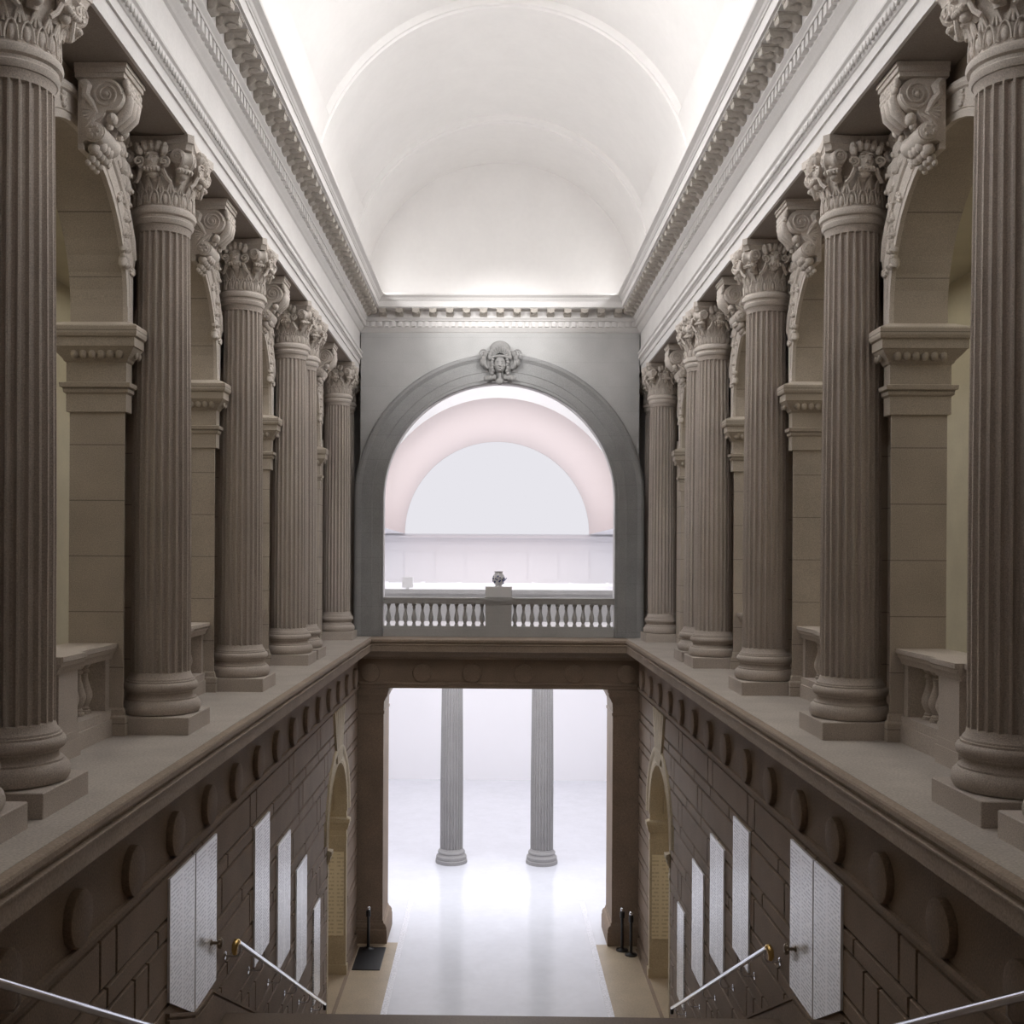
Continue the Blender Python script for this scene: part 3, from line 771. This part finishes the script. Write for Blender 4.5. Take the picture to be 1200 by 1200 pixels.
for s, w in SIDES:
    t = MB()
    arch_prism(t, s, NY, 2.6, NR, NZ, ZG, -3.28, XL+.034, XL+.95, 24)
    t.box(s*(XL+.034), s*(XL+.95), -1.0, NY-2.6, ZG, -3.28); t.box(s*(XL+.034), s*(XL+.95), NY+2.6, YB+.2, ZG, -3.28)
    wl = struct('wall_%s' % w, t, BROWN_DK, label='brown rusticated stone lower wall on the %s' % w)
    c = MB(); course_blocks(c, s); struct('stone_courses', c, BROWN, parent=wl)
    v = MB()
    ring_prism(v, s, NY, NZ, [(XL+.05, NR-.01),(XL-.02, NR-.01),(XL-.03, NR+.05),(XL-.01, NR+.08),(XL-.01, NR+.24),(XL-.04, NR+.28),(XL-.05, NR+.36),(XL-.03, NR+.42),(XL+.05, NR+.44)])
    struct('archivolt', v, OCHRE, 35, parent=wl)
    il = MB(); ring_prism(il, s, NY, NZ, [(XL+.0, NR-.012),(XL+.3, NR-.012),(XL+.3, NR-.08),(XL+.42, NR-.08),(XL+.42, NR-.012),(XL+.97, NR-.012),(XL+.97, NR+.02),(XL+.0, NR+.02)]); struct('arch_lining', il, OCHRE, 35, parent=wl)
    jb = MB()
    for sg in (-1, 1):
        y0, y1 = sorted((NY + sg*(NR-.015), NY + sg*(NR+.13)))
        jb.box(s*(XL-.005), s*(XL+.96), y0, y1, ZG, NZ)
        prof = [(-.05, -6.55),(.015, -6.54),(.015, -6.44),(.004, -6.43),(.004, -6.30),(.03, -6.27),(.06, -6.2),(.07, -6.12),(.09, -6.11),(.09, -6.03),(.01, -6.0),(-.05, -6.0)]
        jb.loft([[(s*(XL - d), NY + sg*(NR+.13), z) for d, z in prof], [(s*(XL - d), NY + sg*(NR-.015-d), z) for d, z in prof], [(s*(XL+.96), NY + sg*(NR-.015-d), z) for d, z in prof]])
        jb.box(s*(XL-.03), s*(XL+.97), y0-.03, y1+.03, ZG, ZG+.22)
    struct('passage_jamb', jb, OCHRE, parent=wl)
    kk = MB()
    for j in range(7):
        u0, u1 = -1 + 2*j/7 + .03, -1 + 2*(j+1)/7 - .03
        kk.prism([(NY+u0*.34, NZ+NR+.05),(NY+u1*.34, NZ+NR+.05),(NY+u1*.80, -3.30),(NY+u0*.80, -3.30)], 'x', s*(XL-.045), s*(XL+.04))
    kk.prism([(NY-.34, NZ+NR+.05),(NY+.34, NZ+NR+.05),(NY+.80, -3.30),(NY-.80, -3.30)], 'x', s*(XL-.015), s*(XL+.04))
    struct('passage_keystone', kk, OCHRE, parent=wl)
    # passage behind the arch
    pz = MB(); pz.box(s*6.6, s*6.8, NY-2.2, NY+2.2, ZG, -3.8); pz.box(s*(XL+.95), s*6.7, NY-2.2, NY-2.0, ZG, -3.8); pz.box(s*(XL+.95), s*6.7, NY+2.0, NY+2.2, ZG, -3.8)
    struct('wall_%s_passage' % w, pz, OCHRE)
    pz = MB(); pz.box(s*(XL+.9), s*6.8, NY-2.2, NY+2.2, -3.8, -3.7); struct('ceiling_%s_passage' % w, pz, OCHRE)
    # stair skirting that steps down with the flights
    runs = ([(-1.0, ZL+.3), (3.75, ZL+.28), (10.62, -5.36), (10.98, -5.40)], [(11.0, -4.74), (12.02, -5.15), (12.75, -5.19), (20.9, -9.55), (21.6, -9.55)])
    sk = MB()
    def strip(pts, x, dz0, dz1):
        a = [(s*x, y, z+dz0) for y, z in pts]; b = [(s*x, y, z+dz1) for y, z in pts]
        a2 = [(s*(XL+.03), y, z+dz0) for y, z in pts]; b2 = [(s*(XL+.03), y, z+dz1) for y, z in pts]
        rr = [[a[i], b[i], b2[i], a2[i]] for i in range(len(pts))]
        sk.loft(rr)
    for pts in runs: strip(pts, XL-.05, -1.6, -.07); strip(pts, XL-.02, -.07, -.035); strip(pts, XL-.045, -.035, 0)
    struct('baseboard_%s' % w, sk, BROWN, label='stone stair skirting stepping down along the %s wall' % w)
    bb = MB(); bb.box(s*(XL-.03), s*(XL+.03), 21.6, NY-NR-.16, ZG, ZG+.24); bb.box(s*(XL-.03), s*(XL+.03), NY+NR+.16, YB-.1, ZG, ZG+.24)
    struct('baseboard_%s_hall' % w, bb, BROWN)

# ------------------------------------------------------------------ stairs, landing and floors
t = MB()
def steps(y0, z0, n, dz, dy):
    for i in range(n):
        t.box(-XL+.055, XL-.055, y0 + i*dy, y0 + (i+1)*dy + .02, z0 - (i+1)*dz - 1.2, z0 - (i+1)*dz)
n1 = 23; steps(3.7, ZL, n1, (5.70-2.0)/ (n1+1), (10.55-3.7)/n1)
t.box(-XL+.055, XL-.055, 10.55, 13.27, -6.9, -5.70); t.box(-XL+.055, XL-.055, 10.55, 13.30, -5.75, -5.705)
n2 = 24; steps(13.3, -5.70, n2, (ZG*-1-5.70)/(n2+1), (20.66-13.3)/n2)
struct('floor_stair_landing', t, LANDING, label='brown stone stairs and landing at the bottom edge')
t = MB(); t.box(-XL, XL, -4, 3.7, ZL-.6, ZL); struct('floor_upper', t, LANDING)
t = MB(); t.box(-9, 9, 20.0, 47.5, ZG-.3, ZG)
BORDER = mat('tan_border_marble', (.40, .325, .235), .3, .15, 30, .0, blot=.1)
fl = struct('floor', t, FLOOR, label='polished pale marble ground floor')
for s, w in SIDES:
    i_ = MB(); i_.box(s*2.33, s*2.47, 20.7, 30, ZG, ZG+.003); struct('inlay_and_shade_strip', i_, INLAY, parent=fl)
    i_ = MB(); i_.box(s*2.47, s*7, 20.0, YB+.05, ZG, ZG+.002); struct('border_paving', i_, BORDER, parent=fl)
    i_ = MB(); i_.box(s*3.42, s*3.50, 20.7, 26.4, ZG, ZG+.004); struct('inlay_and_shade_strip', i_, BROWN, parent=fl)  # brown strip paints the shadow of the base moulding

# ------------------------------------------------------------------ vault and lunette
VR = 3.45
def vault_r(y, a):
    z = VR*sin(a)
    if z > 1.43:
        for y0, y1 in ((21.65, 24.35), (13.9, 19.2), (6.5, 11.9)):
            d = min(y - y0, y1 - y)
            if d >= -.001: return VR + .10*min(1, max(0, d/.05))
    for y0, y1 in ((24.42, 24.98), (19.28, 19.9)):
        if y0 - .001 <= y <= y1 + .001: return VR - .035
    return VR
ysamp = []
y = 2.0
marks = sorted([m + e for m in (21.65, 24.35, 13.9, 19.2, 6.5, 11.9, 24.42, 24.98, 19.28, 19.9) for e in (-.012, .012, .06, -.06)] + [2.0, 3.0, 5.5, 9, 12.5, 13, 15, 16.5, 18, 18.5, 20.8, 22.3, 23, 23.7, 25.6, 26.3, 27.0])
nA = 72
angs = sorted([pi*i/nA for i in range(nA+1)] + [asin(1.43/VR)-.002, asin(1.43/VR)+.002, pi-asin(1.43/VR)-.002, pi-asin(1.43/VR)+.002])
t = MB()
v = []; f = []
na = len(angs)
for yy in marks:
    for a in angs:
        rr = vault_r(yy, a); v.append((rr*cos(a), yy, ZT + rr*sin(a)))
hole = lambda i, j: 3.0 <= (marks[i]+marks[i+1])/2 <= 5.5 and False
for i in range(len(marks)-1):
    for j in range(na-1):
        ym = (marks[i]+marks[i+1])/2; am = (angs[j]+angs[j+1])/2
        if 13.96 < ym < 18.5 and abs(am - pi/2) < radians(23): continue
        f.append((i*na+j, i*na+j+1, (i+1)*na+j+1, (i+1)*na+j))
t.add(v, f)
struct('ceiling', t, VAULT, 30, label='white barrel vault with shallow recessed bands')
t = MB(); pts = [(VR*1.03*cos(pi*i/40), ZT + VR*1.03*sin(pi*i/40)) for i in range(41)]
t.prism([(3.6, ZT-.05)] + pts + [(-3.6, ZT-.05)], 'y', YF, YF+.2); struct('wall_far_lunette', t, VAULT, label='white half-round wall closing the vault')
t = MB(); t.prism([(3.6, ZT-.05)] + pts + [(-3.6, ZT-.05)], 'y', 1.8, 2.0); t.box(-4.9, 4.9, -4.2, -4.0, ZL, 6.6); t.box(-4.9, 4.9, -4.0, 2.0, 6.5, 6.7); struct('wall_back', t, BROWN)
t = MB()
for s in (-1, 1): t.box(s*4.7, s*4.9, -4.0, .5, ZL, 6.6)
struct('wall_back_sides', t, BROWN)
# skylight glazing in the crown above the near bays
t = MB(); zc = ZT + VR*1.03
t.box(-1.5, 1.5, 13.8, 18.6, zc, zc+.05); wn = struct('window_1', t, SKYGLASS, label='skylight in the vault crown')
t = MB()
for i in range(6): t.box(-1.5, 1.5, 13.9 + .9*i - .03, 13.9 + .9*i + .03, zc-.06, zc)
for i in range(5): t.box(-1.5 + .75*i - .03, -1.5 + .75*i + .03, 13.8, 18.6, zc-.06, zc)
struct('window_frame', t, PLASTER, parent=wn)

# ------------------------------------------------------------------ entrance hall beyond
HB = 46.3; VZ, VRR = 1.05, 4.0
t = MB(); t.box(-9, 9, HB, HB+.3, ZG, 6.0)
hw_ = struct('wall_hall_far', t, HALL, label='bright white end wall of the entrance hall')
g = MB()
for i in range(-4, 5):
    g.box(i*1.33-.02, i*1.33+.02, HB-.05, HB, -.85, .30)
g.box(-8, 8, HB-.16, HB, .86, .96); g.box(-8, 8, HB-.05, HB, .64, .70); g.box(-8, 8, HB-.03, HB, .28, .33)
struct('wall_mouldings', g, HALL, parent=hw_)
for s, w in SIDES:
    t = MB(); t.box(s*9, s*9.2, YF+1.0, HB+.3, ZG, 6.0); struct('wall_hall_%s' % w, t, HALL)
    t = MB(); t.box(s*VRR, s*9.1, 33.6, HB, VZ, VZ+.2); struct('ceiling_hall_%s' % w, t, HALL)
    t = MB(); t.box(s*3.5, s*9.2, YF+1.2, YF+1.4, ZG, 6.0); struct('wall_hall_near_%s' % w, t, HALL)
t = MB(); n = 48
for i in range(n):
    a0, a1 = pi*i/n, pi*(i+1)/n
    q4(t, (VRR*cos(a0), 33.6, VZ+VRR*sin(a0)), (VRR*cos(a1), 33.6, VZ+VRR*sin(a1)), (VRR*cos(a1), HB, VZ+VRR*sin(a1)), (VRR*cos(a0), HB, VZ+VRR*sin(a0)))
struct('ceiling_hall_vault', t, PINK, 40, label='pale pink barrel vault of the entrance hall')
t = MB()
for i in range(n):
    a0, a1 = pi*i/n, pi*(i+1)/n
    q4(t, (VRR*cos(a0), 33.6, VZ+VRR*sin(a0)), (VRR*cos(a1), 33.6, VZ+VRR*sin(a1)), (VRR*cos(a1), 33.6, 7.0), (VRR*cos(a0), 33.6, 7.0))
for s in (-1, 1): q4(t, (s*VRR, 33.6, VZ), (s*9, 33.6, VZ), (s*9, 33.6, 7), (s*VRR, 33.6, 7))
q4(t, (-9, 33.6, 7), (9, 33.6, 7), (9, YF+.9, 7), (-9, YF+.9, 7))
struct('wall_hall_front', t, HALL, label='white arch front before the pink vault')
t = MB(); t.prism([((VRR-.02)*cos(pi*i/40), VZ + (VRR-.02)*sin(pi*i/40)) for i in range(41)], 'y', HB-.12, HB-.06)
struct('window_2', t, LUNETTE, label='glowing half-round window at the end of the pink vault')
# balcony of the entrance hall with its parapet
t = MB(); t.box(-9, 9, YB+1.4, 34.1, -2.6, -2.0); struct('floor_hall_balcony', t, HALL)
t = MB(); t.box(-9, 9, 45.2, HB, -2.6, -2.0); struct('floor_hall_balcony_far', t, HALL)
r = empty('stone_parapet', (0, 33.85, ZL + H))
b = MB(); b.box(-8.9, 8.9, -.12, .12, 0, .86); b.obj('panel', GREY, r); b = MB(); b.box(-8.9, 8.9, -.18, .18, .86, 1.0); b.obj('coping', GREY, r)
tag(r, 'long grey stone parapet seen just above the balcony balustrade', 'parapet')
b = empty('notice_box', (-2.86, 33.85, ZL + H + 1.001))
MB().box(-.17, .17, -.06, .06, .05, .38).obj('panel', WHITEBOX, b); MB().box(-.05, .05, -.05, .05, 0, .05).obj('foot', WHITEBOX, b)
tag(b, 'small white box sign on the parapet left of the vase', 'sign')
r = empty('far_balcony_railing', (0, 45.1, ZL + H))
b = MB(); b.box(-8.9, 8.9, -.08, .08, .80, .95); b.obj('rail', HALL, r)
b = MB(); b.box(-8.9, 8.9, -.06, .06, 0, .80); b.obj('panel', HALL, r)
for i in range(9):
    MB().box(-.07, .07, -.10, .10, 0, 1.0).obj('post', HALL, r, (-6.2 + i*1.55, -.02, 0))
tag(r, 'pale balcony railing along the far end of the entrance hall', 'railing')

# entrance-hall columns
HSTONE = mat('pale_limestone', (.33, .32, .315), .8, .12, 55, .2, blot=.06)
HS = shaft_mesh('shaft', .36, .315, .38, 6.9, HSTONE)
HBASE = MB().lathe([(.50, 0),(.50, .10),(.47, .12),(.48, .17),(.475, .22),(.43, .26),(.41, .30),(.43, .33),(.42, .37),(.38, .39),(0, .392)], 40).mesh('base', HSTONE, 40)
HCAP = MB().lathe([(.31, 6.9),(.35, 6.92),(.33, 6.96),(.36, 7.0),(.44, 7.02),(.44, 7.03),(0, 7.031)], 32).mesh('capital', HSTONE, 40)
for x, w in ((-1.42, 'left'), (1.44, 'right')):
    r = empty('hall_column', (x, 33.8, ZG + H)); part('shaft', HS, r); part('base', HBASE, r); part('capital', HCAP, r)
    tag(r, 'tall pale fluted column standing in the bright doorway, %s of the two' % w, 'column', 'columns in the entrance hall', 'thing')

# ------------------------------------------------------------------ inscribed wall panels
PAN = [  # y0, y1, top, bottom, label
    (11.05, 11.975, -3.36, -5.145, 'wide inscribed white marble panel on the %s wall, nearest to the frame edge'),
    (12.02, 12.92, -3.365, -5.145, 'wide inscribed white marble panel on the %s wall with a bronze knob over it'),
    (15.02, 16.0, -3.83, -5.80, 'tall white marble panel on the %s wall just above the handrail top'),
    (16.64, 17.67, -4.52, -6.51, 'white marble panel on the %s wall, second along the handrail'),
    (18.24, 19.25, -5.38, -7.37, 'white marble panel on the %s wall, third along the handrail'),
    (20.05, 20.76, -6.64, -8.45, 'narrowest white marble panel on the %s wall at the foot of the handrail')]
for s, w in SIDES:
    for i, (y0, y1, zt, zb, lb) in enumerate(PAN):
        yc = (y0+y1)/2; hy = (y1-y0)/2
        t = MB(); poly = [(-hy, zb-zt), (hy, zb-zt), (hy, 0), (-hy, 0)]
        if i == 0: poly = [(-hy, zb-zt+.50), (hy, zb-zt), (hy, 0), (-hy, 0)]
        t.prism(poly, 'x', 0, -s*.028)
        o = t.obj('marble_panel', MARBLE, None, (s*(XL-.001), yc, zt + H))
        tag(o, lb % w, 'wall panel', 'inscribed marble panels')
    t = MB(); t.prism([(-.19, -1.93), (.19, -1.93), (.19, 0), (-.19, 0)], 'y', 0, -.025)
    o = t.obj('passage_plaque', OCHRE_MARBLE, None, (s*3.74, NY+NR-.016, -6.80 + H))
    tag(o, 'cream inscribed plaque inside the %s side passage' % w, 'plaque', 'plaques in the side passages')
    k = empty('bronze_knob', (s*(XL-.03), 12.66, -4.6 + H))
    R = Matrix.Rotation(-s*pi/2, 4, 'Y')
    MB().lathe([(.035, 0),(.035, .01),(.018, .02),(.018, .09)], 12, R).obj('stem', BRONZE, k, smooth=40)
    h = MB(); h.lathe([(.02, .085),(.055, .09),(.062, .11),(.05, .135),(.02, .145),(0, .146)], 16, R)
    for j in range(8): h.ell((.055*cos(pi/4*j), .055*sin(pi/4*j), .11), (.018, .018, .02), 6, 4, R)
    h.obj('knob', BRONZE, k, smooth=50)
    tag(k, 'small bronze flower knob in front of the wide marble panel on the %s' % w, 'knob', 'bronze knobs on the lower walls')

# ------------------------------------------------------------------ handrails
def handrail(s, y0, z0, y1, z1, label, brackets, endcaps):
    r = empty('handrail', (s*3.3, y0, z0 + H))
    L_ = y1 - y0; D = z1 - z0
    MB().tube([(0, L_*i/6, D*i/6) for i in range(7)], .036, 14).obj('tube', STEEL, r, smooth=60)
    if endcaps:
        MB().tube([(0, .02, -.01), (0, -.05, .02), (s*.01, -.09, -.01), (s*.015, -.10, -.07), (s*.015, -.07, -.12)], [.038, .04, .04, .036, .03], 12).obj('end_curl', BRASS, r, smooth=60)['label'] = 'brass curled end'
        MB().tube([(0, L_-.01, D+.005), (0, L_+.03, D-.03), (0, L_+.03, D-.12)], [.036, .036, .03], 12).obj('end_cap', BLACK, r, smooth=60)
    for k in range(brackets):
        u = (k + .12)/(brackets - .6)
        if u > .99: u = .99
        yy, zz = L_*u, D*u
        b = MB(); b.tube([(0, yy, zz-.03), (0, yy, zz-.10), (s*.03, yy, zz-.15), (s*.10, yy, zz-.16), (s*.185, yy, zz-.15)], .011, 8)
        bo = b.obj('bracket', STEEL, r, smooth=60)
        p = MB(); p.lathe([(.05, 0), (.05, .012), (.02, .02)], 16, Matrix.Translation((s*.20, yy, zz-.15)) @ Matrix.Rotation(-s*pi/2, 4, 'Y'))
        p.obj('wall_plate', STEEL, bo, smooth=40)
    tag(r, label, 'handrail', 'steel handrails on the stair walls')
for s, w in SIDES:
    handrail(s, 13.28, -4.81, 20.25, -8.50, 'polished steel handrail going down the lower flight on the %s wall' % w, 6, True)
    handrail(s, 3.9, -1.19, 10.6, -4.765, 'polished steel handrail crossing the bottom corner of the frame on the %s' % w, 5, True)

# ------------------------------------------------------------------ stanchions and mat by the doorway
def stanchion(x, y, label, group=None):
    r = empty('stanchion', (x, y, 0.001))
    MB().lathe([(.0, 0),(.15, 0),(.15, .025),(.06, .045),(.04, .06),(0, .061)], 24).obj('base', BLACK, r, smooth=40)
    MB().lathe([(.036, .05),(.036, .80),(.06, .81),(.06, .95),(.036, .96),(0, .961)], 16).obj('post', BLACK, r, smooth=40)
    MB().lathe([(.02, .955),(.045, .975),(.05, 1.01),(.03, 1.05),(0, 1.06)], 16).obj('finial', STEEL, r, smooth=50)
    tag(r, label, 'stanchion', group)
stanchion(-3.16, 26.18, 'black queue post by the left pier of the far doorway')
stanchion(3.08, 26.28, 'black queue post by the right pier, closer to the bright opening', 'queue posts by the right pier')
stanchion(3.26, 25.98, 'black queue post by the right pier, closer to the side wall', 'queue posts by the right pier')
o = MB().bbox(-.33, .33, -.72, .72, 0, .02, .006).obj('floor_mat', MAT_RUB, None, (-3.06, 25.55, .004))
tag(o, 'black rubber mat on the marble floor beside the left pier', 'mat')

# ------------------------------------------------------------------ lights
def area(name, loc, rot, sx, sy, power, col=(1, 1, 1), spread=180):
    l = bpy.data.lights.new(name, 'AREA'); l.shape = 'RECTANGLE'; l.size = sx; l.size_y = sy; l.energy = power; l.color = col
    l.spread = radians(spread)
    o = bpy.data.objects.new(name, l); COL.objects.link(o); o.location = (loc[0], loc[1], loc[2] + H); o.rotation_euler = rot; return o
def spot(name, loc, to, power, ang, col):
    l = bpy.data.lights.new(name, 'SPOT'); l.energy = power; l.spot_size = radians(ang); l.spot_blend = 1.0; l.color = col; l.shadow_soft_size = .06
    o = bpy.data.objects.new(name, l); COL.objects.link(o); o.location = (loc[0], loc[1], loc[2] + H)
    o.rotation_euler = (Vector(to) - Vector(loc)).to_track_quat('-Z', 'Y').to_euler(); return o
for s, w in SIDES:   # cove lamps on the cornices; the fills are added lights
    area('cove_lamp', (s*3.12, 14.6, 6.68), (0, s*pi/2, 0), .10, 23.6, 195, (1, .988, .98))
    area('vault_fill', (s*3.14, 14.6, 6.64), (pi, 0, 0), .10, 23.6, 22, (1, .98, .96))  # added upward fill for the vault crown
    spot('ledge_fill', (s*3.0, 16.5, 6.72), (-s*3.5, 24.0, -1.2), 560, 36, (.97, .98, 1))  # added unseen spot that brightens the far ledges and columns
    area('entablature_fill', (s*3.06, 14.6, 6.71), (0, s*radians(72), 0), .08, 23.6, 38, (1, .985, .975), 60)  # added narrow fill aimed across at the opposite entablature
    area('entablature_fill', (s*3.06, 8.6, 6.71), (0, s*radians(72), 0), .08, 11.0, 15, (1, .985, .975), 60)  # extra added fill for the near stretch of entablature
    spot('far_wall_fill', (s*3.02, 18.5, 6.72), (-s*.3, YF, 4.7), 1600, 36, (1, .985, .975))  # added unseen spot that brightens the top of the far wall
    area('passage_lamp', (s*4.5, NY-1.9, -6.4), (pi/2, 0, 0), .7, 2.2, 26, (1, .82, .54))
    area('gallery_fill', (s*6.2, 13.5, 4.6), (0, 0, 0), .8, 22.0, 130, (1, .93, .78))  # added unseen fill that brings up the gallery wall
area('hall_daylight_fill', (0, 39.5, .95), (0, 0, 0), 13.0, 8.0, 690, (.98, .98, 1))  # unseen panel added in place of the hall's daylight
area('hall_vault_fill', (0, 40.0, 1.0), (pi, 0, 0), 5.5, 10.0, 120, (1, .985, .97))  # added upward fill for the pink vault, unseen from below
area('hall_floor_fill', (0, 32.4, -2.95), (-radians(52), 0, 0), 4.5, .6, 230, (.95, .97, 1), 150)  # added fill aimed at the front floor, hidden by the lintel
area('hall_ceiling_fill', (0, 31.0, -2.65), (0, 0, 0), 10.0, 4.0, 330, (.96, .97, 1))  # unseen fill added under the balcony to whiten the floor
area('hall_gallery_fill', (0, 28.6, 6.7), (radians(50), 0, 0), 8.0, 1.0, 330, (1, .98, .97))  # unseen fill added to brighten the white arch front

wd = bpy.data.worlds.new('World'); SC.world = wd; wd.use_nodes = True
wd.node_tree.nodes['Background'].inputs['Color'].default_value = (.9, .88, .86, 1)
wd.node_tree.nodes['Background'].inputs['Strength'].default_value = .02

# ------------------------------------------------------------------ camera
F, ROLL, TH, CAMX, VPX, VPY = 1250.0, .0055, .0145, -.124, 578.8, 654.0
px = VPX - F*math.tan(TH)
cam = bpy.data.cameras.new('camera'); cam.sensor_width = 36; cam.lens = F/1200*36
cam.shift_x = (600 - px)/1200; cam.shift_y = (VPY - 600)/1200
cam.clip_end = 200
co = bpy.data.objects.new('camera', cam); COL.objects.link(co); SC.camera = co
fw = Vector((-sin(TH), cos(TH), 0)); rt = Vector((cos(TH), sin(TH), 0)); up = Vector((0, 0, 1))
R2 = rt*cos(ROLL) + up*sin(ROLL); U2 = up*cos(ROLL) - rt*sin(ROLL)
M = Matrix((R2, U2, -fw)).transposed().to_4x4(); M.translation = Vector((CAMX, 0, H)); co.matrix_world = M

SC.view_settings.view_transform = 'Standard'; SC.view_settings.look = 'None'
SC.view_settings.gamma = 1; SC.view_settings.use_curve_mapping = False
SC.view_settings.exposure = 0.0
SC.cycles.max_bounces = 10; SC.cycles.diffuse_bounces = 6; SC.cycles.use_denoising = True
SC.cycles.sample_clamp_indirect = 6
